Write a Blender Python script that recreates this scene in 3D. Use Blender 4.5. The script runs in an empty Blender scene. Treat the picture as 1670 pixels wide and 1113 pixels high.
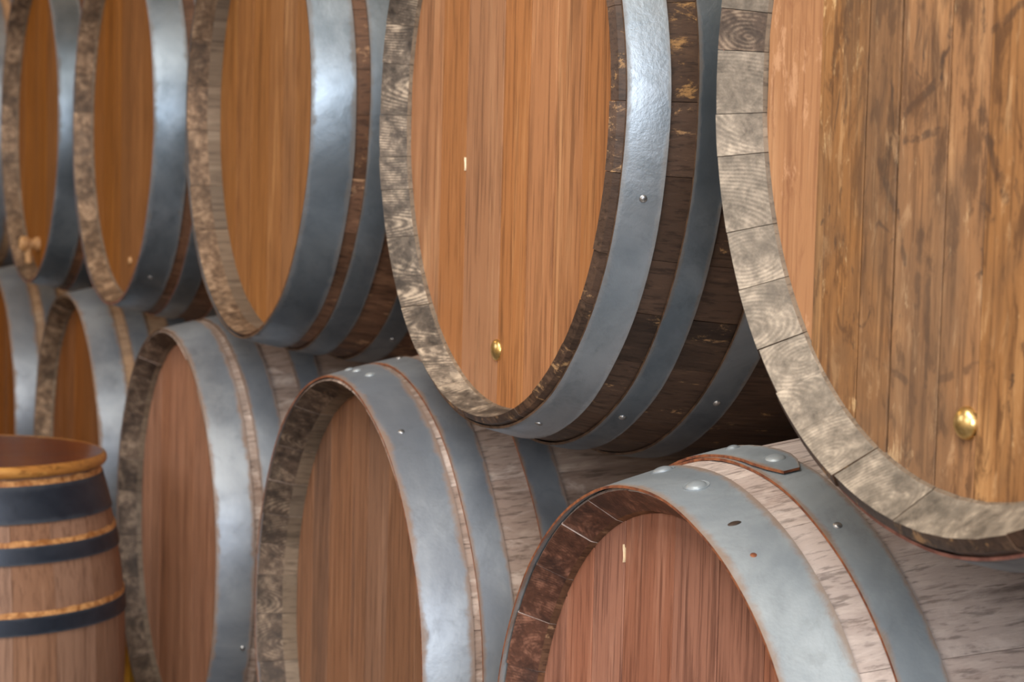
import bpy, bmesh, math, random
from mathutils import Vector, Matrix

# ------------------------------------------------------------------ camera, sky, exposure
scene = bpy.context.scene
COL = scene.collection
CAM_H = 0.95                     # eye height above the floor
FPX = 3565.33                    # focal length in pixels of the 1670 px wide frame
YAW, PITCH, ROLL = 0.39665, 0.07888, 0.02502
FRONT = 0.7424                   # distance of the barrel fronts from the camera (along the barrel axes)

_f = Vector((-math.cos(YAW) * math.cos(PITCH), math.sin(YAW) * math.cos(PITCH), -math.sin(PITCH)))
_r = Vector((math.sin(YAW), math.cos(YAW), 0.0))
_u = _r.cross(_f)
_c, _s = math.cos(ROLL), math.sin(ROLL)
_r, _u = _c * _r + _s * _u, -_s * _r + _c * _u
cam_data = bpy.data.cameras.new('camera')
cam = bpy.data.objects.new('camera', cam_data)
COL.objects.link(cam)
cam.matrix_world = Matrix(((_r.x, _u.x, -_f.x, 0), (_r.y, _u.y, -_f.y, 0), (_r.z, _u.z, -_f.z, CAM_H), (0, 0, 0, 1)))
cam_data.sensor_width = 36.0
cam_data.lens = FPX / 1670.0 * 36.0
cam_data.clip_start = 0.05
cam_data.clip_end = 200
cam_data.dof.use_dof = True
cam_data.dof.focus_distance = 1.75
cam_data.dof.aperture_fstop = 12.0
scene.camera = cam

world = bpy.data.worlds.new('world')
scene.world = world
world.use_nodes = True
_bg = world.node_tree.nodes['Background']
_bg.inputs['Color'].default_value = (0.86, 0.93, 1.0, 1)
_bg.inputs['Strength'].default_value = 1.0

def area_light(name, loc, rot, sx, sy, watts, color):
    d = bpy.data.lights.new(name, 'AREA')
    d.shape = 'RECTANGLE'
    d.size, d.size_y = sx, sy
    d.energy = watts
    d.color = color
    o = bpy.data.objects.new(name, d)
    COL.objects.link(o)
    o.location = loc
    o.rotation_euler = rot
    return o
# daylight through the open loading hatch at the right end, the skylight and through the two windows of the front wall
DOOR = (-1.5, 0.75, 0.8, 2.7)        # y0, y1, z0, z1 of the loading hatch in the right wall (x = 3)
SKYL = (-1.6, 1.6, -1.9, -0.1)       # x0, x1, y0, y1 of the skylight in the ceiling (z = 3.2)
WINS = [(-4.6, -2.6), (-1.2, 0.8)]   # x ranges of the windows in the front wall (y = -2.6)
WZ = (1.3, 2.7)
area_light('daylight_hatch', (3.05, (DOOR[0] + DOOR[1]) / 2, (DOOR[2] + DOOR[3]) / 2), (0, math.radians(90), 0), DOOR[3] - DOOR[2], DOOR[1] - DOOR[0], 275, (0.94, 0.97, 1.0))
area_light('daylight_skylight', ((SKYL[0] + SKYL[1]) / 2, (SKYL[2] + SKYL[3]) / 2, 3.25), (0, 0, 0), SKYL[1] - SKYL[0], SKYL[3] - SKYL[2], 235, (1.0, 0.92, 0.80))
for _w in WINS:
    area_light('daylight_window', ((_w[0] + _w[1]) / 2, -2.65, (WZ[0] + WZ[1]) / 2), (math.radians(90), 0, 0), _w[1] - _w[0], WZ[1] - WZ[0], 35, (0.95, 0.97, 1.0))

# a warm lamp hanging in the far left part of the cellar
_ld = bpy.data.lights.new('lamp_bulb', 'POINT')
_ld.energy = 38
_ld.color = (1.0, 0.70, 0.36)
_ld.shadow_soft_size = 0.12
_lo = bpy.data.objects.new('lamp_bulb', _ld)
COL.objects.link(_lo)
_lo.location = (-4.4, -0.7, 2.35)

scene.view_settings.view_transform = 'Standard'
scene.view_settings.look = 'None'
scene.view_settings.gamma = 1.0
scene.view_settings.use_curve_mapping = False
scene.view_settings.exposure = -0.65

# ------------------------------------------------------------------ helpers
def link(name, mesh, parent=None, mats=()):
    o = bpy.data.objects.new(name, mesh)
    COL.objects.link(o)
    if parent is not None:
        o.parent = parent
    if not mesh.materials:
        for m in mats:
            mesh.materials.append(m)
    return o

def mesh_from(name, verts, faces, mat_idx=None, smooth=True, sharp=35):
    me = bpy.data.meshes.new(name)
    me.from_pydata(verts, [], faces)
    if mat_idx:
        me.polygons.foreach_set('material_index', mat_idx)
    me.polygons.foreach_set('use_smooth', [smooth] * len(me.polygons))
    me.validate()
    me.update()
    if smooth:
        me.set_sharp_from_angle(angle=math.radians(sharp))
    return me

def tag(o, label, cat=None, group=None, kind=None):
    o['label'] = label
    if cat: o['category'] = cat
    if group: o['group'] = group
    if kind: o['kind'] = kind
    return o

def srgb(r, g, b):
    def l(c):
        c /= 255.0
        return c / 12.92 if c <= 0.04045 else ((c + 0.055) / 1.055) ** 2.4
    return (l(r), l(g), l(b), 1.0)

class NT:
    """small node-tree writer"""
    def __init__(self, name):
        self.mat = bpy.data.materials.new(name)
        self.mat.use_nodes = True
        self.t = self.mat.node_tree
        self.t.nodes.clear()
        self.out = self.t.nodes.new('ShaderNodeOutputMaterial')
        self.b = self.t.nodes.new('ShaderNodeBsdfPrincipled')
        self.l(self.b.outputs[0], self.out.inputs[0])
    def l(self, a, b):
        self.t.links.new(a, b)
    def n(self, kind, **kw):
        nd = self.t.nodes.new('ShaderNode' + kind)
        for k, v in kw.items():
            if k.startswith('i_'):
                self.put(nd, k[2:], v)
            else:
                setattr(nd, k, v)
        return nd
    def put(self, nd, key, v):
        try: sock = nd.inputs[int(key)]
        except ValueError: sock = nd.inputs[key.replace('_', ' ')]
        if isinstance(v, bpy.types.NodeSocket): self.l(v, sock)
        else: sock.default_value = v
    def math(self, op, a, b=0.0, clamp=False):
        m = self.n('Math', operation=op, use_clamp=clamp)
        self.put(m, '0', a); self.put(m, '1', b)
        return m.outputs[0]
    def vec(self, op, a, b):
        m = self.n('VectorMath', operation=op)
        self.put(m, '0', a); self.put(m, '1', b)
        return m.outputs[0]
    def noise(self, vec, scale=1.0, detail=4.0, rough=0.55, dist=0.0):
        nd = self.n('TexNoise', i_Vector=vec, i_Scale=scale, i_Detail=detail, i_Roughness=rough, i_Distortion=dist)
        return nd.outputs['Fac']
    def ramp(self, fac, stops):
        r = self.n('ValToRGB')
        self.l(fac, r.inputs[0])
        el = r.color_ramp.elements
        while len(el) < len(stops): el.new(0.5)
        for e, (p, c) in zip(el, stops):
            e.position = p
            e.color = c if len(c) == 4 else (*c, 1)
        return r.outputs[0]
    def step(self, fac, lo, hi, a=0.0, b=1.0):
        m = self.n('MapRange', interpolation_type='SMOOTHSTEP')
        for k, v in (('Value', fac), ('From Min', lo), ('From Max', hi), ('To Min', a), ('To Max', b)):
            if isinstance(v, bpy.types.NodeSocket): self.l(v, m.inputs[k])
            else: m.inputs[k].default_value = v
        return m.outputs[0]
    def mix(self, fac, a, b, mode='MIX'):
        m = self.n('Mix', data_type='RGBA', blend_type=mode)
        for s, v in ((m.inputs[0], fac), (m.inputs[6], a), (m.inputs[7], b)):
            if isinstance(v, bpy.types.NodeSocket): self.l(v, s)
            else: s.default_value = v
        return m.outputs[2]
    def obj_coord(self, spread=3.0):
        tc = self.n('TexCoord').outputs['Object']
        rnd = self.n('ObjectInfo').outputs['Random']
        cv = self.n('CombineXYZ')
        self.l(self.math('MULTIPLY', rnd, spread * 7.3), cv.inputs[0])
        self.l(self.math('MULTIPLY', rnd, spread * 3.1), cv.inputs[1])
        self.l(self.math('MULTIPLY', rnd, spread * 11.7), cv.inputs[2])
        return self.vec('ADD', tc, cv.outputs[0]), rnd, tc
    def finish(self, color, rough, bump=None, bump_str=0.3, bump_dist=0.002, metallic=None, spec=None, coat=None):
        self.put(self.b, 'Base Color', color)
        self.put(self.b, 'Roughness', rough)
        if metallic is not None: self.put(self.b, 'Metallic', metallic)
        if spec is not None: self.b.inputs['Specular IOR Level'].default_value = spec
        if coat is not None:
            self.b.inputs['Coat Weight'].default_value = coat
            self.b.inputs['Coat Roughness'].default_value = 0.12
        if bump is not None:
            bp = self.n('Bump', i_Strength=bump_str, i_Distance=bump_dist)
            self.l(bump, bp.inputs['Height'])
            self.l(bp.outputs[0], self.b.inputs['Normal'])
        return self.mat

# dark strokes worn into the nearest head: x0, z0, x1, z1, half width, strength (head plane, metres)
SCRATCHES = [(-0.083, -0.030, -0.045, -0.006, 0.0045, 0.8), (-0.045, -0.006, -0.036, 0.022, 0.004, 0.8), (-0.083, -0.047, -0.046, -0.040, 0.004, 0.75),
             (-0.112, -0.060, -0.088, -0.092, 0.004, 0.7), (-0.088, -0.092, -0.078, -0.125, 0.003, 0.7), (-0.060, -0.105, -0.062, -0.150, 0.005, 0.6),
             (0.0, -0.030, 0.030, -0.080, 0.006, 0.7), (0.060, -0.05, 0.065, -0.17, 0.007, 0.5), (-0.115, -0.188, -0.07, -0.200, 0.0035, 0.6),
             (-0.05, -0.12, -0.048, -0.20, 0.003, 0.6), (0.01, 0.02, 0.06, 0.045, 0.004, 0.6), (-0.035, -0.196, 0.02, -0.180, 0.004, 0.5)]
def vscale(nt, v, s):
    return nt.vec('MULTIPLY', v, s)

def wood(name, dark, mid, light, grain='z', var=0.25, rough=0.6, stain=None, stain_amt=0.5, flake=None, flake_amt=0.0,
         bump=0.35, weather=None, fine=1.0, spec=0.35, coat=None, blotch=(9, 2.5), scratch=None):
    nt = NT(name)
    co, rnd, raw = nt.obj_coord()
    a, b = 110.0 * fine, 5.0
    sc = (a, a, b) if grain == 'z' else (a, b, a)
    n1 = nt.noise(vscale(nt, co, sc), 1.0, 7.0, 0.68, 0.35)
    s2 = (22, 22, 2.6) if grain == 'z' else (22, 2.6, 22)
    n2 = nt.noise(vscale(nt, co, s2), 1.0, 5.0, 0.6, 0.9)
    f = nt.math('ADD', nt.math('MULTIPLY', n1, 0.45), nt.math('MULTIPLY', n2, 0.55))
    col = nt.ramp(f, [(0.30, dark), (0.46, mid), (0.53, mid), (0.69, light)])
    # fine pores and short dark checks along the grain
    s3 = (260, 260, 9) if grain == 'z' else (260, 9, 260)
    n3 = nt.noise(vscale(nt, co, s3), 1.0, 4.0, 0.6, 0.2)
    col = nt.mix(nt.math('MULTIPLY', nt.step(n3, 0.5, 0.66), 0.62), col, dark)
    s7 = (75, 75, 9) if grain == 'z' else (75, 9, 75)
    n7 = nt.noise(vscale(nt, co, s7), 1.0, 3.0, 0.5, 0.4)
    col = nt.mix(nt.math('MULTIPLY', nt.step(n7, 0.66, 0.76), 0.5), col, dark)
    if stain is not None:
        s4 = (blotch[0], blotch[0], blotch[1]) if grain == 'z' else (blotch[0], blotch[1], blotch[0])
        n4 = nt.noise(vscale(nt, co, s4), 1.0, 7.0, 0.68, 0.5)
        col = nt.mix(nt.math('MULTIPLY', nt.step(n4, 0.52, 0.68), stain_amt), col, stain)
    if weather is not None:
        s5 = (40, 40, 7) if grain == 'z' else (40, 7, 40)
        n5 = nt.noise(vscale(nt, co, s5), 1.0, 6.0, 0.7, 0.8)
        col = nt.mix(nt.math('MULTIPLY', nt.step(n5, 0.5, 0.66), 0.7), col, weather)
    if flake is not None:
        s6 = (70, 70, 26) if grain == 'z' else (70, 26, 70)
        n6 = nt.noise(vscale(nt, co, s6), 1.0, 6.0, 0.75, 0.3)
        g6 = nt.noise(vscale(nt, co, (7, 7, 7)), 1.0, 2.0, 0.5)
        n6 = nt.math('ADD', n6, nt.math('MULTIPLY', nt.math('SUBTRACT', g6, 0.5), 0.45))
        col = nt.mix(nt.math('MULTIPLY', nt.step(n6, 0.6, 0.7), flake_amt), col, flake)
    if scratch is not None:
        wob = vscale(nt, nt.vec('SUBTRACT', nt.n('TexNoise', i_Vector=raw, i_Scale=60.0, i_Detail=3.0).outputs['Color'], (0.5, 0.5, 0.5)), (0.008, 0.0, 0.008))
        pp = vscale(nt, nt.vec('ADD', raw, wob), (1.0, 0.0, 1.0))
        brk = nt.step(nt.noise(raw, 75.0, 3.0, 0.6), 0.36, 0.52)
        for (ax, az, bx, bz, wd, am) in SCRATCHES:
            pa = nt.vec('SUBTRACT', pp, (ax, 0, az))
            dx, dz = bx - ax, bz - az
            dt = nt.n('VectorMath', operation='DOT_PRODUCT')
            nt.put(dt, '0', pa); nt.put(dt, '1', (dx, 0, dz))
            tt = nt.math('DIVIDE', dt.outputs['Value'], dx * dx + dz * dz, True)
            sc_ = nt.n('VectorMath', operation='SCALE')
            sc_.inputs[0].default_value = (dx, 0, dz)
            nt.l(tt, sc_.inputs['Scale'])
            ln_ = nt.n('VectorMath', operation='LENGTH')
            nt.l(nt.vec('SUBTRACT', pa, sc_.outputs[0]), ln_.inputs[0])
            m_ = nt.math('MULTIPLY', nt.math('MULTIPLY', nt.step(ln_.outputs['Value'], wd, wd * 0.35), brk), am)
            col = nt.mix(m_, col, scratch)
        md = nt.noise(vscale(nt, co, (60, 60, 17)), 1.0, 8.0, 0.7, 0.5)
        col = nt.mix(nt.math('MULTIPLY', nt.step(md, 0.50, 0.62), 0.75), col, srgb(86, 56, 32))
        col = nt.mix(nt.math('MULTIPLY', nt.step(md, 0.45, 0.33), 0.5), col, srgb(206, 164, 116))
        sp = nt.noise(vscale(nt, raw, (45, 45, 24)), 1.0, 4.0, 0.6, 1.0)
        col = nt.mix(nt.math('MULTIPLY', nt.step(sp, 0.62, 0.7), 0.7), col, scratch)
        ga = nt.noise(vscale(nt, raw, (6, 6, 4)), 1.0, 4.0, 0.6, 0.6)
        col = nt.mix(nt.math('MULTIPLY', nt.step(ga, 0.5, 0.66), 0.5), col, srgb(96, 76, 60))
    hs = nt.n('HueSaturation')
    nt.l(col, hs.inputs['Color'])
    nt.l(nt.math('ADD', nt.math('MULTIPLY', rnd, 2 * var), 1.0 - var), hs.inputs['Value'])
    rnd2 = nt.math('FRACT', nt.math('MULTIPLY', rnd, 17.31))
    nt.l(nt.math('ADD', nt.math('MULTIPLY', rnd2, 0.14), 0.84), hs.inputs['Saturation'])
    return nt.finish(hs.outputs[0], rough, nt.math('ADD', n1, nt.math('MULTIPLY', n2, 0.5)), bump, 0.0015, spec=spec, coat=coat)

def endgrain(name, dark, mid, light, stain, stain_amt=0.6, var=0.25, rough=0.62, ring=0.5, spec=0.35):
    """sawn stave ends: growth rings around a pith that lies at a different spot for each stave"""
    nt = NT(name)
    at = nt.n('Attribute', attribute_name='sc').outputs['Vector']
    rnd = nt.n('ObjectInfo').outputs['Random']
    r2 = nt.math('FRACT', nt.math('MULTIPLY', rnd, 23.7))
    off = nt.n('CombineXYZ')
    nt.l(nt.math('MULTIPLY', nt.math('SUBTRACT', rnd, 0.5), 0.07), off.inputs[0])
    nt.l(nt.math('ADD', nt.math('MULTIPLY', r2, 0.05), -0.005), off.inputs[1])
    p = nt.vec('ADD', at, off.outputs[0])
    w = nt.n('TexWave', wave_type='RINGS', rings_direction='Z', i_Vector=p, i_Scale=115.0, i_Distortion=2.5, i_Detail=2.0, i_Detail_Scale=0.35)
    co, rnd_, raw = nt.obj_coord()
    n1 = nt.noise(vscale(nt, co, (90, 90, 90)), 1.0, 9.0, 0.72, 0.2)
    n2 = nt.noise(vscale(nt, co, (24, 24, 24)), 1.0, 7.0, 0.66, 0.4)
    n3 = nt.noise(vscale(nt, co, (38, 38, 38)), 1.0, 6.0, 0.6, 0.3)
    rg = nt.math('MULTIPLY', nt.math('SUBTRACT', w.outputs['Fac'], 0.5), nt.math('MULTIPLY', nt.step(n3, 0.38, 0.62), 0.16 * ring))
    f = nt.math('ADD', nt.math('ADD', nt.math('MULTIPLY', n1, 0.55), nt.math('MULTIPLY', n3, 0.45)), rg)
    col = nt.ramp(f, [(0.34, dark), (0.5, mid), (0.66, light)])
    col = nt.mix(nt.math('MULTIPLY', nt.step(n2, 0.46, 0.64), stain_amt), col, stain)
    hs = nt.n('HueSaturation')
    nt.l(col, hs.inputs['Color'])
    nt.l(nt.math('ADD', nt.math('MULTIPLY', rnd, 2 * var), 1.0 - var), hs.inputs['Value'])
    h = nt.math('ADD', nt.math('MULTIPLY', rg, 0.6), n1)
    return nt.finish(hs.outputs[0], rough, h, 0.5, 0.002, spec=spec)

def steel(name, base, light, tint, edge_col, rough=0.42, edge_amt=0.7, metallic=0.75, bump=0.25):
    nt = NT(name)
    co, rnd, raw = nt.obj_coord()
    n1 = nt.noise(vscale(nt, co, (7, 7, 7)), 1.0, 5.0, 0.6, 0.5)
    n2 = nt.noise(vscale(nt, co, (300, 300, 300)), 1.0, 3.0, 0.6)
    n3 = nt.noise(vscale(nt, co, (30, 30, 30)), 1.0, 6.0, 0.7, 0.4)
    col = nt.mix(nt.step(n1, 0.35, 0.68), base, light)
    col = nt.mix(nt.math('MULTIPLY', nt.step(n3, 0.5, 0.7), 0.35), col, tint)
    ed = nt.n('Attribute', attribute_name='edge').outputs['Fac']
    e = nt.math('ADD', ed, nt.math('MULTIPLY', nt.math('SUBTRACT', n3, 0.5), 1.1))
    em = nt.step(e, 0.55, 1.0)
    col = nt.mix(nt.math('MULTIPLY', em, edge_amt), col, edge_col)
    ro = nt.math('ADD', nt.math('MULTIPLY', n3, 0.22), rough - 0.11)
    ro = nt.math('ADD', ro, nt.math('MULTIPLY', em, 0.2))
    me = nt.math('SUBTRACT', metallic, nt.math('MULTIPLY', em, metallic * 0.6))
    h = nt.math('ADD', nt.math('MULTIPLY', n2, 0.35), n3)
    return nt.finish(col, ro, h, bump, 0.0012, metallic=me)

def plain(name, c1, c2, scale=20.0, rough=0.7, metallic=0.0, bump=0.2, coat=None):
    nt = NT(name)
    co, rnd, raw = nt.obj_coord()
    n1 = nt.noise(vscale(nt, co, (scale, scale, scale)), 1.0, 6.0, 0.65, 0.3)
    col = nt.mix(nt.step(n1, 0.35, 0.65), c1, c2)
    return nt.finish(col, rough, n1, bump, 0.002, metallic=metallic, coat=coat)

# ------------------------------------------------------------------ materials
M = {}
# heads
M['head_worn'] = wood('head_worn', srgb(84, 54, 30), srgb(152, 106, 60), srgb(196, 150, 98), 'z', 0.10, 0.5,
                      stain=srgb(66, 46, 32), stain_amt=0.85, flake=srgb(222, 186, 136), flake_amt=0.8, blotch=(20, 8), scratch=srgb(62, 46, 38))
M['head_peach'] = wood('head_peach', srgb(136, 86, 48), srgb(172, 120, 74), srgb(204, 156, 110), 'z', 0.03, 0.6,
                       stain=srgb(132, 78, 42), stain_amt=0.55, blotch=(55, 18), flake=srgb(214, 164, 122), flake_amt=0.5)
M['head_honey'] = wood('head_honey', srgb(110, 68, 36), srgb(172, 114, 66), srgb(202, 148, 98), 'z', 0.10, 0.5,
                       stain=srgb(104, 66, 34), stain_amt=0.45, blotch=(30, 3))
M['head_amber'] = wood('head_amber', srgb(98, 58, 22), srgb(150, 98, 44), srgb(192, 138, 76), 'z', 0.10, 0.5, spec=0.2,
                       stain=srgb(110, 64, 28), stain_amt=0.5, blotch=(26, 3))
M['head_gold'] = wood('head_gold', srgb(92, 50, 2), srgb(134, 80, 6), srgb(162, 102, 18), 'z', 0.08, 0.55, spec=0.12,
                      stain=srgb(96, 54, 10), stain_amt=0.45, blotch=(30, 3))
M['head_russet'] = wood('head_russet', srgb(92, 50, 38), srgb(158, 102, 78), srgb(194, 140, 116), 'z', 0.10, 0.5,
                        stain=srgb(84, 46, 34), stain_amt=0.5, blotch=(30, 3))
M['head_brown'] = wood('head_brown', srgb(82, 54, 38), srgb(134, 94, 68), srgb(168, 126, 98), 'z', 0.10, 0.5,
                       stain=srgb(96, 70, 58), stain_amt=0.5, blotch=(24, 2.5))
M['head_warm'] = wood('head_warm', srgb(100, 62, 44), srgb(164, 114, 86), srgb(198, 148, 116), 'z', 0.10, 0.5,
                       stain=srgb(116, 76, 58), stain_amt=0.5, blotch=(24, 2.5))
M['head_dim'] = wood('head_dim', srgb(80, 42, 4), srgb(124, 70, 8), srgb(146, 90, 20), 'z', 0.10, 0.55, spec=0.12)
# staves
M['stave_grey'] = wood('stave_grey', srgb(84, 68, 60), srgb(156, 136, 126), srgb(204, 186, 174), 'y', 0.12, 0.7,
                       stain=srgb(110, 80, 64), stain_amt=0.4, weather=srgb(204, 188, 180), bump=0.7)
M['stave_silver'] = wood('stave_silver', srgb(104, 92, 88), srgb(186, 170, 164), srgb(222, 208, 200), 'y', 0.08, 0.6,
                         stain=srgb(128, 98, 82), stain_amt=0.45, weather=srgb(214, 200, 194), bump=0.7)
M['stave_dark'] = wood('stave_dark', srgb(42, 30, 24), srgb(78, 58, 46), srgb(116, 88, 66), 'y', 0.25, 0.5,
                       stain=srgb(36, 26, 22), stain_amt=0.6, flake=srgb(196, 150, 92), flake_amt=0.7, bump=0.5)
M['stave_umber'] = wood('stave_umber', srgb(58, 36, 26), srgb(110, 76, 54), srgb(160, 116, 84), 'y', 0.25, 0.55,
                        stain=srgb(56, 36, 26), stain_amt=0.5, flake=srgb(206, 160, 116), flake_amt=0.5, bump=0.5)
M['stave_tan'] = wood('stave_tan', srgb(110, 82, 58), srgb(164, 132, 102), srgb(196, 166, 134), 'y', 0.15, 0.65,
                      stain=srgb(110, 70, 40), stain_amt=0.4)
M['stave_inner'] = wood('stave_inner', srgb(70, 58, 48), srgb(116, 100, 84), srgb(150, 134, 116), 'y', 0.2, 0.7,
                        stain=srgb(60, 48, 40), stain_amt=0.4)
# stave ends
M['end_pale'] = endgrain('end_pale', srgb(72, 66, 60), srgb(130, 121, 110), srgb(180, 168, 153), srgb(84, 79, 73), 0.5, 0.2, ring=0.5)
M['end_grey'] = endgrain('end_grey', srgb(44, 40, 37), srgb(104, 95, 86), srgb(182, 168, 150), srgb(46, 42, 40), 0.75, 0.32, ring=0.8)
M['end_tan'] = endgrain('end_tan', srgb(56, 44, 36), srgb(116, 95, 77), srgb(182, 156, 130), srgb(60, 50, 44), 0.65, 0.25, ring=0.5)
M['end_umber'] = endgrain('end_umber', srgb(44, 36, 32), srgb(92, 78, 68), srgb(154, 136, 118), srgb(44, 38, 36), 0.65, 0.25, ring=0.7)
M['end_red'] = endgrain('end_red', srgb(56, 40, 36), srgb(104, 72, 60), srgb(176, 128, 108), srgb(52, 42, 42), 0.65, 0.25, rough=0.42, ring=0.35, spec=0.5)
# metal
M['steel_blue'] = steel('steel_blue', srgb(100, 112, 124), srgb(134, 146, 158), srgb(80, 92, 102), srgb(110, 92, 74), 0.40, 0.45)
M['steel_bright'] = steel('steel_bright', srgb(140, 152, 164), srgb(174, 184, 196), srgb(108, 120, 130), srgb(112, 96, 80), 0.42, 0.4, 0.75, 0.45)
M['steel_pale'] = steel('steel_pale', srgb(136, 146, 156), srgb(172, 182, 190), srgb(112, 118, 124), srgb(132, 98, 66), 0.46, 0.65, 0.38)
M['steel_mid'] = steel('steel_mid', srgb(116, 124, 136), srgb(148, 156, 166), srgb(92, 98, 108), srgb(138, 104, 74), 0.44, 0.65, 0.45)
M['steel_navy'] = steel('steel_navy', srgb(44, 52, 66), srgb(62, 70, 84), srgb(36, 42, 52), srgb(70, 76, 84), 0.42, 0.4, 0.5)
M['rust'] = plain('rust', srgb(96, 52, 36), srgb(150, 92, 58), 90.0, 0.75, 0.1)
M['rust_pink'] = plain('rust_pink', srgb(120, 78, 70), srgb(160, 112, 100), 90.0, 0.65, 0.2)
M['brown_edge'] = plain('brown_edge', srgb(74, 56, 44), srgb(112, 88, 70), 90.0, 0.6, 0.3)
M['nail'] = plain('nail', srgb(150, 152, 156), srgb(200, 202, 206), 200.0, 0.32, 0.9)
M['slot_dark'] = plain('slot_dark', srgb(40, 34, 32), srgb(70, 56, 48), 200.0, 0.6, 0.4)
M['brass'] = plain('brass', srgb(206, 172, 104), srgb(240, 216, 158), 60.0, 0.3, 0.95, 0.1)
M['tap_wood'] = plain('tap_wood', srgb(160, 118, 76), srgb(196, 156, 112), 60.0, 0.5)
# small cask
M['lid'] = wood('lid', srgb(70, 26, 6), srgb(112, 50, 14), srgb(140, 70, 24), 'y', 0.1, 0.25, coat=0.6)
M['lid_edge'] = wood('lid_edge', srgb(92, 52, 12), srgb(168, 110, 36), srgb(220, 166, 76), 'y', 0.05, 0.3, coat=0.4, fine=0.6)
M['cask'] = wood('cask', srgb(100, 68, 50), srgb(142, 104, 80), srgb(170, 130, 104), 'z', 0.16, 0.55, stain=srgb(110, 74, 52), stain_amt=0.4)
M['bare'] = plain('bare', srgb(150, 96, 50), srgb(214, 160, 104), 70.0, 0.55)
M['ochre'] = plain('ochre', srgb(176, 122, 10), srgb(206, 150, 24), 8.0, 0.6)
# place
M['floor'] = plain('floor', srgb(64, 56, 50), srgb(84, 74, 66), 3.0, 0.75)
M['plaster'] = plain('plaster', srgb(200, 178, 148), srgb(214, 194, 164), 2.0, 0.85)
M['ceil'] = plain('ceil', srgb(196, 168, 132), srgb(210, 184, 148), 2.0, 0.8)
M['rail'] = wood('rail', srgb(80, 60, 42), srgb(128, 100, 74), srgb(156, 128, 98), 'y', 0.1, 0.7)

# ------------------------------------------------------------------ the place
def box_mesh(name, x0, x1, y0, y1, z0, z1):
    v = [(x, y, z) for x in (x0, x1) for y in (y0, y1) for z in (z0, z1)]
    fc = [(0, 1, 3, 2), (4, 6, 7, 5), (0, 4, 5, 1), (2, 3, 7, 6), (0, 2, 6, 4), (1, 5, 7, 3)]
    return mesh_from(name, v, fc, smooth=False)

def struct(name, dims, mat, label):
    o = link(name, box_mesh(name, *dims), mats=[mat])
    o['kind'] = 'structure'
    o['label'] = label
    return o
struct('floor', (-8.2, 3.2, -2.8, 2.2, -0.1, 0.0), M['floor'], 'dusty stone floor under the barrels')
struct('wall_back', (-8.2, 3.2, 2.0, 2.2, 0.0, 3.2), M['plaster'], 'plastered wall behind the barrel stack')
struct('wall_left', (-8.2, -8, -2.6, 2.0, 0.0, 3.2), M['plaster'], 'plastered end wall far left')


def wall_with_holes(name, axis, pos, thick, u0, u1, z0, z1, holes, mat, label):
    """one wall mesh, box by box around its openings"""
    bm = bmesh.new()
    us = sorted({u0, u1} | {h[0] for h in holes} | {h[1] for h in holes})
    zs = sorted({z0, z1} | {h[2] for h in holes} | {h[3] for h in holes})
    for ua, ub in zip(us[:-1], us[1:]):
        for za, zc in zip(zs[:-1], zs[1:]):
            um, zm = (ua + ub) / 2, (za + zc) / 2
            if any(h[0] < um < h[1] and h[2] < zm < h[3] for h in holes): continue
            if axis == 'z': me = box_mesh('tmp', ua, ub, za, zc, pos, pos + thick)
            else: me = box_mesh('tmp', *((pos, pos + thick, ua, ub) if axis == 'x' else (ua, ub, pos, pos + thick)), za, zc)
            bm.from_mesh(me)
            bpy.data.meshes.remove(me)
    me = bpy.data.meshes.new(name)
    bm.to_mesh(me); bm.free()
    o = link(name, me, mats=[mat])
    o['kind'] = 'structure'; o['label'] = label
    return o
wall_with_holes('ceiling', 'z', 3.2, 0.1, -8.2, 3.2, -2.8, 2.2, [SKYL], M['ceil'], 'warm boarded ceiling with a skylight')
wall_with_holes('wall_right', 'x', 3.0, 0.2, -2.6, 2.0, 0.0, 3.2, [DOOR], M['plaster'], 'plastered end wall with the open loading hatch')
wall_with_holes('wall_front', 'y', -2.8, 0.2, -8.2, 3.2, 0.0, 3.2, [(w[0], w[1], WZ[0], WZ[1]) for w in WINS], M['plaster'], 'plastered wall with two windows facing the stack')

# ------------------------------------------------------------------ barrel builder
LEN = 0.84
PEXP = 2.4
def prof(o, R0, B):
    u = abs((o - LEN / 2) / (LEN / 2))
    return R0 + B * (1 - min(u, 1.05) ** PEXP)

def empty(name, loc):
    e = bpy.data.objects.new(name, None)
    e.empty_display_size = 0.1
    COL.objects.link(e)
    e.location = loc
    return e

OS = [0.0015, 0.014, 0.03, 0.05, 0.075, 0.1, 0.13, 0.165, 0.21, 0.27, 0.34]
OS = OS + [LEN / 2] + [LEN - o for o in reversed(OS)]

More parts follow.
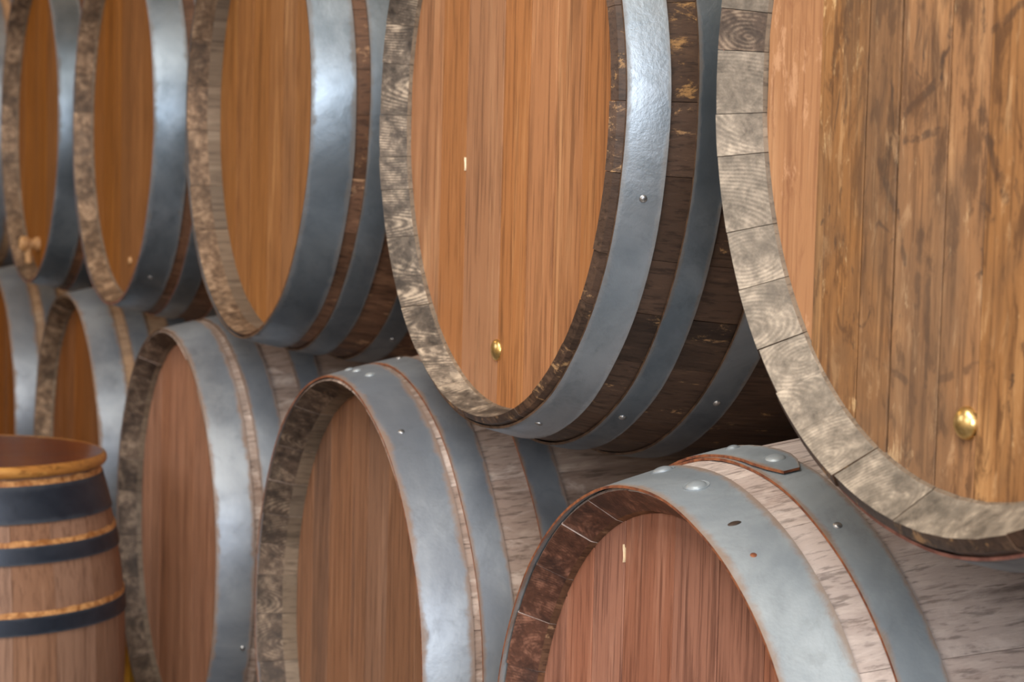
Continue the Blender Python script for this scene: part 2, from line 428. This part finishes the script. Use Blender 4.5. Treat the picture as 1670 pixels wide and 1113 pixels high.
def stave_mesh(a0, a1, R0, B, ch, rng, sub=3, cham=0.002):
    rc, yc, rh, rec = ch
    dr = rng.uniform(-0.0005, 0.0003)
    dy = rng.uniform(0.0, 0.0022)
    dyb = rng.uniform(0.0, 0.002)
    def end(front):
        # chime: chamfered rim, sawn bevel, inner wall down to the head
        pts = [(dy, R0 + dr - cham), (yc + dy * 0.5, rc + dr), (rec, rh), (rec + 0.02, rh - 0.001)]
        if front: return pts
        return [(LEN - o - dyb + dy * 0, r) for o, r in reversed(pts)]
    loop, tagm = [], []
    loop += [(o + (dy if o < 0.01 else 0) - (dyb if o > LEN - 0.01 else 0), prof(o, R0, B) + dr) for o in [cham * 0.8] + OS[1:-1] + [LEN - cham * 0.8]]
    nouter = len(loop)
    loop += end(False)
    loop += [(LEN * 0.8, prof(LEN * 0.8, R0, B) - 0.022), (LEN / 2, R0 + B - 0.024), (LEN * 0.2, prof(LEN * 0.2, R0, B) - 0.022)]
    loop += list(reversed(end(True)))
    n = len(loop)
    gap = 0.00028 / R0
    th = [a0 + gap + (a1 - a0 - 2 * gap) * k / sub for k in range(sub + 1)]
    am = 0.5 * (a0 + a1)
    verts, sc = [], []
    for t in th:
        for (o, r) in loop:
            verts.append((r * math.cos(t), o, r * math.sin(t)))
            sc.append(((t - am) * r, r - R0, o))
    faces, mi = [], []
    for k in range(sub):
        for i in range(n):
            j = (i + 1) % n
            faces.append((k * n + i, k * n + j, (k + 1) * n + j, (k + 1) * n + i))
            if i < nouter - 1: mi.append(0)
            elif i == n - 2 or i == nouter: mi.append(1)     # chamfer + bevel, both ends
            elif i in (n - 3, n - 4, nouter + 1, nouter + 2): mi.append(2)
            else: mi.append(0)
    faces.append(tuple(reversed(range(n)))); mi.append(0)
    faces.append(tuple(sub * n + i for i in range(n))); mi.append(0)
    me = mesh_from('stave', verts, faces, mi, True, 30)
    at = me.attributes.new('sc', 'FLOAT_VECTOR', 'POINT')
    at.data.foreach_set('vector', [c for s in sc for c in s])
    return me

def hoop_mesh(o0, o1, R0, B, rng, a0=0.0, a1=2 * math.pi, lift=0.0, thick=0.0022, seg=132, round_end=False):
    full = abs(a1 - a0 - 2 * math.pi) < 1e-6
    seg = seg if full else max(8, int(seg * (a1 - a0) / (2 * math.pi)))
    nac = 5
    ph = [rng.uniform(0, 6.28) for _ in range(4)]
    verts, edge = [], []
    cols = seg if full else seg + 1
    for k in range(cols):
        t = a0 + (a1 - a0) * k / seg
        wob = 0.00035 * (math.sin(3 * t + ph[0]) + math.sin(7 * t + ph[1])) + 0.0002 * math.sin(19 * t + ph[2])
        wo = 0.0006 * (math.sin(2 * t + ph[3]) + 0.5 * math.sin(11 * t + ph[0]))
        trim = 0.0
        if round_end:
            d = min(k, cols - 1 - k)
            trim = (0.010, 0.003, 0.0)[d] if d < 3 else 0.0
        for ring in (0, 1):
            for i in range(nac + 1):
                q = i / nac
                if ring: q = 1 - q
                o = (o0 + trim) + (o1 - o0 - 2 * trim) * q + wo
                r = prof(max(o, 0.0), R0, B) + lift + wob + 0.0007 + (thick if ring == 0 else 0.0)
                if o < 0: r = R0 + (o * 0.25) + lift + wob + 0.0007 + (thick if ring == 0 else 0.0)
                verts.append((r * math.cos(t), o, r * math.sin(t)))
                edge.append(max(0.0, abs(q - 0.5) * 2) ** 2.0)
    n = 2 * (nac + 1)
    faces, mi = [], []
    for k in range(seg):
        k2 = (k + 1) % cols
        for i in range(n):
            j = (i + 1) % n
            faces.append((k * n + i, k2 * n + i, k2 * n + j, k * n + j))
            mi.append(1 if i in (nac, n - 1) else 0)
    if not full:
        faces.append(tuple(range(n))); mi.append(1)
        faces.append(tuple((cols - 1) * n + i for i in reversed(range(n)))); mi.append(1)
    me = mesh_from('hoop', verts, faces, mi, True, 40)
    at = me.attributes.new('edge', 'FLOAT', 'POINT')
    at.data.foreach_set('value', edge)
    return me

def dome_mesh(name, r, h, seg=14, rings=4, skirt=0.0):
    verts, faces = [], []
    prof_ = [(r * math.cos(math.pi / 2 * k / rings), h * math.sin(math.pi / 2 * k / rings)) for k in range(rings)]
    prof_ = [(r, -0.002)] + prof_
    if skirt: prof_ = [(r * (1 + skirt), -0.002), (r * (1 + skirt), 0.0006)] + prof_[1:]
    for (rr, z) in prof_:
        for k in range(seg):
            t = 2 * math.pi * k / seg
            verts.append((rr * math.cos(t), rr * math.sin(t), z))
    top = len(verts); verts.append((0, 0, prof_[-1][1] if rings == 0 else h))
    m = len(prof_)
    for i in range(m - 1):
        for k in range(seg):
            k2 = (k + 1) % seg
            faces.append((i * seg + k, i * seg + k2, (i + 1) * seg + k2, (i + 1) * seg + k))
    for k in range(seg): faces.append(((m - 1) * seg + k, (m - 1) * seg + (k + 1) % seg, top))
    faces.append(tuple(reversed(range(seg))))
    return mesh_from(name, verts, faces, None, True, 50)

NAIL = dome_mesh('nail', 0.0035, 0.0018)
NAIL.materials.append(M['nail'])
RIVET = dome_mesh('rivet', 0.0085, 0.0034, 18, 4, 0.25)
RIVET.materials.append(M['steel_pale'])
RIVET_S = dome_mesh('rivet', 0.0052, 0.0024, 16, 4, 0.2)
RIVET_S.materials.append(M['steel_pale'])
SLOT = dome_mesh('slot_hole_pad', 0.0028, 0.0008, 14, 3)  # dark raised pad, coloured like the shade inside the hoop's slot hole
SLOT.materials.append(M['slot_dark'])
RUSTN = dome_mesh('rusty_nail', 0.003, 0.001, 12, 3)
RUSTN.materials.append(M['rust'])

def on_surface(parent, name, mesh, o, th_deg, R0, B, lift=0.0029, sx=1.0):
    t = math.radians(th_deg)
    r = prof(max(o, 0), R0, B) + lift
    sl = (prof(o + 0.004, R0, B) - prof(max(o - 0.004, 0), R0, B)) / 0.008
    nrm = Vector((math.cos(t), -sl, math.sin(t))).normalized()
    tan = Vector((-math.sin(t), 0, math.cos(t)))
    bi = nrm.cross(tan)
    ob = bpy.data.objects.new(name, mesh)
    COL.objects.link(ob)
    ob.parent = parent
    m = Matrix((tan, bi, nrm)).transposed().to_4x4()
    m.translation = Vector((r * math.cos(t), o, r * math.sin(t)))
    ob.matrix_local = m @ Matrix.Diagonal((1.0, sx, 1.0, 1.0))
    return ob

def board_mesh(x0, x1, rh, rec, thick, rng, gap=0.0004):
    dy = rng.uniform(-0.0006, 0.0006)
    x0, x1 = x0 + gap, x1 - gap
    n = 8
    top, bot = [], []
    R = rh + 0.0015
    for k in range(n + 1):
        x = x0 + (x1 - x0) * k / n
        z = math.sqrt(max(R * R - x * x, 1e-6))
        top.append((x, z)); bot.append((x, -z))
    ring = bot + list(reversed(top))
    c = 0.0004                               # tiny arris so every joint reads
    cx = 0.5 * (x0 + x1)
    verts = []
    for (x, z) in ring: verts.append((x + (c if x < cx else -c) * (1 if abs(x - cx) > 0.4 * (x1 - x0) else 0), rec + dy, z))
    for (x, z) in ring: verts.append((x, rec + dy + c, z))
    for (x, z) in ring: verts.append((x, rec + dy + thick, z))
    m = len(ring)
    faces = [tuple(range(m))]
    for L in (0, 1):
        for i in range(m):
            j = (i + 1) % m
            faces.append((L * m + j, L * m + i, (L + 1) * m + i, (L + 1) * m + j))
    faces.append(tuple(2 * m + i for i in reversed(range(m))))
    return mesh_from('head_board', verts, faces, None, False)

def disc_mesh(name, r, y0, y1, seg=48):
    verts = [(r * math.cos(2 * math.pi * k / seg), y, r * math.sin(2 * math.pi * k / seg)) for y in (y0, y1) for k in range(seg)]
    faces = [tuple(range(seg)), tuple(reversed(range(seg, 2 * seg)))]
    faces += [((k + 1) % seg, k, seg + k, seg + (k + 1) % seg) for k in range(seg)]
    return mesh_from(name, verts, faces, None, False)

def barrel(cx, dy, cz, R0, ch, hoops, mats, label, seed, joints=None, boards=None, B=0.05, nst=27, nb=8, gaps=None, sub=3, cham=0.002):
    rng = random.Random(seed)
    root = empty('wine_barrel', (cx, FRONT + dy, CAM_H + cz))
    tag(root, label, 'barrel', 'wine barrels stacked in two rows')
    # staves
    js = sorted(joints) if joints else [rng.uniform(0, 14)]
    rest = js[0] + 360 - js[-1]
    k = max(1, int(round(rest / (360.0 / nst))))
    ws = [rng.uniform(0.72, 1.3) for _ in range(k)]
    tot = sum(ws)
    a = js[-1]
    for w in ws[:-1]:
        a += rest * w / tot
        js.append(a)
    js.append(js[0] + 360)
    js = sorted(js)
    for a0, a1 in zip(js[:-1], js[1:]):
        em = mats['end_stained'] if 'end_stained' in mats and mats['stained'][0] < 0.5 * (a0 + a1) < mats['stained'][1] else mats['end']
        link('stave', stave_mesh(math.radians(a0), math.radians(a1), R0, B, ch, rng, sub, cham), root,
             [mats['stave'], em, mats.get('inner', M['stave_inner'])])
    # head boards
    rc, yc, rh, rec = ch
    if boards: xs = list(boards)
    else:
        ws = [rng.uniform(0.7, 1.3) for _ in range(nb)]
        tot = sum(ws); x = -rh; xs = []
        for w in ws[:-1]:
            x += 2 * rh * w / tot
            xs.append(x)
    xs = [-rh + 0.0005] + xs + [rh - 0.0005]
    for i, (x0, x1) in enumerate(zip(xs[:-1], xs[1:])):
        g = 0.0008
        m = mats['head']
        if i == 0 and 'head_first' in mats: m = mats['head_first']
        me = board_mesh(x0, x1, rh, rec, 0.018, rng, g)
        link('head_board', me, root, [m])
    link('rear_head', disc_mesh('rear_head', rh + 0.001, LEN - rec - 0.018, LEN - rec), root, [mats['head']])
    # hoops: given ones at the front, the same mirrored at the rear
    out = []
    for (o0, o1, hm, em) in hoops:
        out.append(link('hoop', hoop_mesh(o0, o1, R0, B, rng), root, [M[hm], M[em]]))
    for (o0, o1, hm, em) in hoops:
        link('hoop', hoop_mesh(LEN - o1, LEN - max(o0, 0.001), R0, B, rng, seg=72), root, [M[hm], M[em]])
    return root, out

def plug(root, x, z, rec, r, h, mat, name='brass_plug'):
    me = dome_mesh(name, r, h, 24, 6, 0.0)
    ob = link(name, me, root, [mat])
    ob.rotation_euler = (math.radians(90), 0, 0)
    ob.location = (x, rec, z)
    return ob

def H(hm, em, f=0.0, third=True, o=0.0):
    l = [(f, 0.050, hm, em), (0.066 + o, 0.098 + o, hm, em)]
    if third: l.append((0.132 + o, 0.164 + o, hm, em))
    return l

# ---- upper row, from the right
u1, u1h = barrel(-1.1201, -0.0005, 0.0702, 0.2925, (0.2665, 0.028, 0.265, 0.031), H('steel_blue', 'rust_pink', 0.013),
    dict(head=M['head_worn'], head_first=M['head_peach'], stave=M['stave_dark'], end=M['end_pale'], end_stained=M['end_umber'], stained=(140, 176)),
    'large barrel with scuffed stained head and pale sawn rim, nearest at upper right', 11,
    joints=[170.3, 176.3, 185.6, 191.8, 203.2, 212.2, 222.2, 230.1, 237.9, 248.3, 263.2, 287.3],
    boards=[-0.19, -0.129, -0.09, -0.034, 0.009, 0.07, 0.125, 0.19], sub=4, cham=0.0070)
tag(plug(u1, 0.0, -0.219, 0.0305, 0.0105, 0.007, M['brass']), 'round brass plug in the head')

PEXP = 3.3
u2, u2h = barrel(-1.8918, 0.0109, 0.0516, 0.2883, (0.2775, 0.029, 0.276, 0.033), [(0.010, 0.0445, 'steel_bright', 'brown_edge'), (0.068, 0.094, 'steel_blue', 'brown_edge'), (0.134, 0.165, 'steel_blue', 'brown_edge')],
    dict(head=M['head_honey'], stave=M['stave_dark'], end=M['end_grey']),
    'honey brown headed barrel with brass plug, grey rim and three blue steel hoops, upper row', 22,
    joints=[152.0, 160.5, 168.9, 179.8, 188.7, 195.9, 206.6, 216.0, 223.8, 235.8, 250.0, 264.2],
    boards=[-0.183, -0.113, -0.02, 0.043, 0.103, 0.162, 0.225], sub=4, B=0.043, cham=0.005)
tag(plug(u2, -0.021, -0.224, 0.0325, 0.0105, 0.005, M['brass']), 'round brass plug in the head')
for h, o, t in ((0, 0.0295, -14.2), (0, 0.023, -69.4), (1, 0.0795, -59.2), (2, 0.150, -51.2)):
    on_surface(u2h[h], 'nail', NAIL, o, t, 0.2883, 0.043)

PEXP = 2.4
u3, u3h = barrel(-2.7013, 0.011, 0.0668, 0.2881, (0.2815, 0.028, 0.281, 0.047), H('steel_blue', 'brown_edge', 0.0),
    dict(head=M['head_amber'], stave=M['stave_umber'], end=M['end_tan']),
    'amber headed barrel with deep tan rim, third from the right in the upper row', 33, B=0.047)
on_surface(u3h[2], 'nail', NAIL, 0.1525, -61.2, 0.2881, 0.047)

u4, u4h = barrel(-3.4223, -0.0015, 0.0628, 0.2902, (0.2790, 0.028, 0.278, 0.033), H('steel_blue', 'rust_pink', 0.0),
    dict(head=M['head_gold'], stave=M['stave_umber'], end=M['end_tan']),
    'golden brown headed barrel, fourth from the right in the upper row', 44, B=0.046)
on_surface(u4h[0], 'nail', NAIL, 0.025, -53.4, 0.2902, 0.046)
plug(u4, 0.010, -0.223, 0.0325, 0.006, 0.004, M['tap_wood'], 'wooden_peg')

u5, u5h = barrel(-4.1025, -0.008, 0.0604, 0.2913, (0.2790, 0.028, 0.278, 0.033), H('steel_blue', 'rust_pink', 0.0),
    dict(head=M['head_gold'], stave=M['stave_umber'], end=M['end_tan']),
    'golden headed barrel with a small wooden tap low in its head, far left upper row', 55, B=0.044)

u6, u6h = barrel(-4.90, 0.0, 0.0610, 0.2900, (0.2790, 0.028, 0.278, 0.033), H('steel_mid', 'brown_edge', 0.0),
    dict(head=M['head_gold'], stave=M['stave_tan'], end=M['end_tan']),
    'barrel of the upper row barely showing in the top left corner of the photo', 66, B=0.046)

# ---- lower row, from the right
l0, l0h = barrel(-0.77, 0.0, -0.5320, 0.2900, (0.2690, 0.024, 0.267, 0.031), H('steel_pale', 'rust', 0.0),
    dict(head=M['head_russet'], stave=M['stave_grey'], end=M['end_red']),
    'barrel of the lower row just outside the right edge, carrying the nearest upper barrel', 77, B=0.044)

l1, l1h = barrel(-1.5132, 0.0068, -0.5364, 0.2882, (0.2690, 0.024, 0.267, 0.031), [(-0.003, 0.052, 'steel_pale', 'rust'), (0.076, 0.112, 'steel_pale', 'rust')],
    dict(head=M['head_russet'], stave=M['stave_silver'], end=M['end_red'], inner=M['stave_umber']),
    'reddish headed barrel with pale galvanised hoops and rusty lip at the bottom right', 88,
    joints=[83.0, 97.0, 112.4, 124.0, 137.4, 149.7, 161.0], boards=[-0.21, -0.156, -0.0965, -0.007, 0.068, 0.14, 0.205], sub=4)
R1, B1 = 0.2882, 0.05
on_surface(l1h[0], 'rivet', RIVET, 0.027, 83.6, R1, B1)
on_surface(l1h[0], 'rivet', RIVET, 0.036, 98.2, R1, B1)
on_surface(l1h[0], 'slot_hole_pad', SLOT, 0.023, 69.7, R1, B1, sx=2.0)
on_surface(l1h[0], 'rusty_nail', RUSTN, 0.0195, 61.9, R1, B1)
on_surface(l1h[1], 'nail', NAIL, 0.0895, 63.7, R1, B1)
_rng = random.Random(5)
link('hoop_end', hoop_mesh(0.0775, 0.111, R1, B1, _rng, math.radians(79.0), math.radians(128.0), lift=0.0026, round_end=True), l1h[1], [M['steel_pale'], M['rust']])
on_surface(l1h[1], 'rivet', RIVET, 0.0965, 84.2, R1, B1, lift=0.0055)
on_surface(l1h[1], 'rivet', RIVET_S, 0.0985, 97.6, R1, B1, lift=0.0055)

l2, l2h = barrel(-2.2454, -0.0086, -0.5250, 0.2920, (0.2780, 0.029, 0.276, 0.046), [(0.0, 0.050, 'steel_mid', 'rust'), (0.057, 0.090, 'steel_mid', 'rust'), (0.127, 0.161, 'steel_mid', 'rust')],
    dict(head=M['head_brown'], stave=M['stave_grey'], end=M['end_umber']),
    'brown headed barrel with a deep dark rim and blue grey hoops, bottom centre', 99,
    joints=[138.0, 149.3, 158.9, 167.0, 174.8, 184.4, 196.0], B=0.047)
R2, B2 = 0.2920, 0.047
for o, t in ((0.024, 94.5), (0.025, 90.0), (0.028, 83.4)): on_surface(l2h[0], 'rivet', RIVET_S, o, t, R2, B2)
on_surface(l2h[0], 'nail', NAIL, 0.020, 57.9, R2, B2)
on_surface(l2h[1], 'nail', NAIL, 0.080, 93.3, R2, B2)

l3, l3h = barrel(-3.0099, -0.0102, -0.5317, 0.2915, (0.2765, 0.026, 0.275, 0.034), [(0.0, 0.049, 'steel_mid', 'brown_edge'), (0.060, 0.095, 'steel_mid', 'brown_edge'), (0.130, 0.163, 'steel_mid', 'brown_edge')],
    dict(head=M['head_warm'], stave=M['stave_grey'], end=M['end_umber']),
    'brown headed barrel of the lower row beside the small standing cask', 110, B=0.045)
on_surface(l3h[0], 'nail', NAIL, 0.0385, -19.5, 0.2915, 0.045)

l4, l4h = barrel(-3.7718, 0.0002, -0.5287, 0.2902, (0.2765, 0.028, 0.275, 0.034), H('steel_mid', 'brown_edge', 0.0),
    dict(head=M['head_dim'], stave=M['stave_tan'], end=M['end_tan']),
    'dim barrel of the lower row rising behind the small standing cask', 121, B=0.044)

l5, l5h = barrel(-4.55, 0.0, -0.5300, 0.2900, (0.2765, 0.028, 0.275, 0.034), H('steel_mid', 'brown_edge', 0.0),
    dict(head=M['head_dim'], stave=M['stave_tan'], end=M['end_tan']),
    'half hidden barrel of the lower row at the far left edge of the photo', 132, B=0.046)

# wooden tap in the far left barrel head
def lathe(name, pts, seg=20):
    verts, faces = [], []
    for (r, z) in pts:
        for k in range(seg):
            t = 2 * math.pi * k / seg
            verts.append((r * math.cos(t), r * math.sin(t), z))
    for i in range(len(pts) - 1):
        for k in range(seg):
            k2 = (k + 1) % seg
            faces.append((i * seg + k, i * seg + k2, (i + 1) * seg + k2, (i + 1) * seg + k))
    faces.append(tuple(reversed(range(seg))))
    faces.append(tuple((len(pts) - 1) * seg + k for k in range(seg)))
    return mesh_from(name, verts, faces, None, True, 40)
tp = link('wooden_tap', lathe('wooden_tap', [(0.013, -0.005), (0.013, 0.008), (0.009, 0.010), (0.009, 0.020), (0.014, 0.023), (0.015, 0.032), (0.010, 0.037)]), u5, [M['tap_wood']])
tp.rotation_euler = (math.radians(90), 0, 0)
tp.location = (-0.05, 0.033, -0.225)
tk = link('tap_spout', lathe('tap_spout', [(0.006, -0.03), (0.007, 0.0), (0.009, 0.012), (0.006, 0.016)]), tp, [M['tap_wood']])
tk.location = (0, -0.006, 0.020)
tk.rotation_euler = (math.radians(-90), 0, 0)

# ------------------------------------------------------------------ rails under the lower row
zb = CAM_H - 0.53 - 0.333
for yy in (0.16, 0.60):
    r = link('support_rail', box_mesh('support_rail', -5.3, 0.2, yy, yy + 0.08, 0.0, zb - 0.009), mats=[M['rail']])
    tag(r, 'squared timber rail under the lower row, %s side' % ('front' if yy < 0.4 else 'rear'), 'rail', 'support rails')
    r.location.y = FRONT

# ------------------------------------------------------------------ small standing cask with a lid
TOPZ = CAM_H - 0.405
cask = empty('small_cask', (-3.031, 0.471, 0.0))
tag(cask, 'small upright cask with varnished lid and dark painted hoops at lower left', 'cask')
CH = TOPZ - 0.016
def cprof(d):        # radius at a distance d below the lid's underside
    u = abs((d - CH / 2) / (CH / 2))
    return 0.171 + 0.039 * (1 - u ** 2.2)
rng = random.Random(3)
nst = 19
ang = [0.1]
ws = [rng.uniform(0.8, 1.2) for _ in range(nst)]
for w in ws: ang.append(ang[-1] + 2 * math.pi * w / sum(ws))
ds = [0.0, 0.01, 0.03, 0.06, 0.1, 0.15, 0.2, 0.26, 0.33, 0.4, 0.46, 0.5, CH]
for a0, a1 in zip(ang[:-1], ang[1:]):
    loop = [(cprof(d), CH - d) for d in ds] + [(cprof(d) - 0.016, CH - d) for d in reversed(ds)]
    n = len(loop); sub = 3; g = 0.0015
    verts, faces = [], []
    for k in range(sub + 1):
        t = a0 + g + (a1 - a0 - 2 * g) * k / sub
        verts += [(r * math.cos(t), r * math.sin(t), z) for r, z in loop]
    for k in range(sub):
        for i in range(n):
            j = (i + 1) % n
            faces.append((k * n + j, k * n + i, (k + 1) * n + i, (k + 1) * n + j))
    faces.append(tuple(range(n))); faces.append(tuple(sub * n + i for i in reversed(range(n))))
    link('stave', mesh_from('stave', verts, faces, None, True, 30), cask, [M['cask']])
def cask_ring(name, d0, d1, mat, lift, thick, wav=0.0):
    seg, verts, faces = 96, [], []
    edge = []
    for k in range(seg):
        t = 2 * math.pi * k / seg
        w = wav * (rng.uniform(-1, 1))
        dd = [d0 + w, d0 * 0.67 + d1 * 0.33, d0 * 0.33 + d1 * 0.67, d1]
        for d in dd: verts.append(((cprof(d) + lift + thick) * math.cos(t), (cprof(d) + lift + thick) * math.sin(t), CH - d))
        for d in reversed(dd): verts.append(((cprof(d) + lift) * math.cos(t), (cprof(d) + lift) * math.sin(t), CH - d))
        edge += [1, 0.1, 0.1, 1, 1, 0.1, 0.1, 1]
    for k in range(seg):
        k2 = (k + 1) % seg
        for i in range(8):
            j = (i + 1) % 8
            faces.append((k * 8 + j, k2 * 8 + j, k2 * 8 + i, k * 8 + i))
    me = mesh_from(name, verts, faces, None, True, 40)
    me.attributes.new('edge', 'FLOAT', 'POINT').data.foreach_set('value', edge)
    return link(name, me, cask, [mat])
for d0, d1 in ((0.010, 0.058), (0.087, 0.110), (0.178, 0.201), (0.33, 0.352), (0.42, 0.442), (0.472, 0.518)):
    cask_ring('hoop', d0, d1, M['steel_navy'], 0.0003, 0.002)
    if d0 < 0.3: tag(cask_ring('bare_wood_strip', d0 - 0.007, d0, M['bare'], 0.0002, 0.0012, 0.0012), 'strip of bare orange wood above a hoop')
# lid boards, each its own piece, and a rounded nosing ring
LR = 0.176
xs = [-LR, -0.115, -0.05, 0.02, 0.085, LR]
for x0, x1 in zip(xs[:-1], xs[1:]):
    x0 += 0.0005; x1 -= 0.0005
    top, bot = [], []
    for k in range(9):
        x = x0 + (x1 - x0) * k / 8
        y = math.sqrt(max(LR * LR - x * x, 1e-7)); top.append((x, y)); bot.append((x, -y))
    ring = bot + list(reversed(top)); m = len(ring)
    verts = [(x, y, TOPZ) for x, y in ring] + [(x, y, TOPZ - 0.014) for x, y in ring]
    faces = [tuple(range(m)), tuple(m + i for i in reversed(range(m)))] + [((i + 1) % m, i, m + i, m + (i + 1) % m) for i in range(m)]
    link('lid_board', mesh_from('lid_board', verts, faces, None, False), cask, [M['lid']])
nos = []
for k in range(9):
    a = -math.pi / 2 + math.pi * k / 8
    nos.append((LR + 0.0002 + 0.006 * math.cos(a), TOPZ - 0.0075 + 0.008 * math.sin(a)))
nos += [(LR - 0.002, TOPZ + 0.0005), ]
verts, faces = [], []
seg = 120
nos = nos[:-1]
for k in range(seg):
    t = 2 * math.pi * k / seg
    verts += [(r * math.cos(t), r * math.sin(t), z) for r, z in nos]
n = len(nos)
for k in range(seg):
    k2 = (k + 1) % seg
    for i in range(n):
        j = (i + 1) % n
        faces.append((k * n + i, k2 * n + i, k2 * n + j, k * n + j))
tag(link('lid_rim', mesh_from('lid_rim', verts, faces, None, True, 60), cask, [M['lid_edge']]), 'golden rounded rim of the lid')

# ------------------------------------------------------------------ ochre stand-in for an unclear yellow shape between the lower barrels
bm = bmesh.new()
bmesh.ops.create_cube(bm, size=1.0)
for v in bm.verts:
    v.co.x *= 0.16; v.co.y *= 0.12; v.co.z = (v.co.z + 0.5) * 0.38
    if v.co.z > 0.1: v.co.x *= 0.55
bmesh.ops.bevel(bm, geom=list(bm.edges), offset=0.008, segments=2, affect='EDGES')
me = bpy.data.meshes.new('ochre_block'); bm.to_mesh(me); bm.free()
ob = link('ochre_block', me, mats=[M['ochre']])
ob.location = (-3.375, FRONT + 0.065, 0.0)
tag(ob, 'ochre yellow stand-in block for an unclear shape low between the small cask and the lower barrel beside it', 'block')

# pale slivers where two head boards have opened
def sliver(root, x, z0, z1, rec, w, mat):
    n = 8
    verts, faces = [], []
    for k in range(n + 1):
        q = k / n
        ww = w * math.sin(math.pi * min(max(q, 0.02), 0.98)) * (0.7 + 0.3 * math.sin(9 * q))
        z = z0 + (z1 - z0) * q
        for xx, yy in ((-ww, 0.0), (0, -0.0012), (ww, 0.0), (0, 0.003)):
            verts.append((x + xx + 0.0006 * math.sin(5 * q), rec + yy, z))
    for k in range(n):
        for i in range(4):
            j = (i + 1) % 4
            faces.append((k * 4 + i, k * 4 + j, (k + 1) * 4 + j, (k + 1) * 4 + i))
    faces += [(3, 2, 1, 0), tuple(n * 4 + i for i in range(4))]
    return link('splinter', mesh_from('splinter', verts, faces, None, True, 40), root, [mat])
M['pale_wood'] = plain('pale_wood', srgb(232, 210, 172), srgb(246, 230, 200), 80.0, 0.6)
tag(sliver(u2, -0.1135, -0.055, -0.042, 0.0325, 0.0016, M['pale_wood']), 'pale splinter in a joint between head boards')
tag(sliver(l1, -0.0972, 0.214, 0.229, 0.0305, 0.0011, M['pale_wood']), 'pale splinter in a joint between head boards')
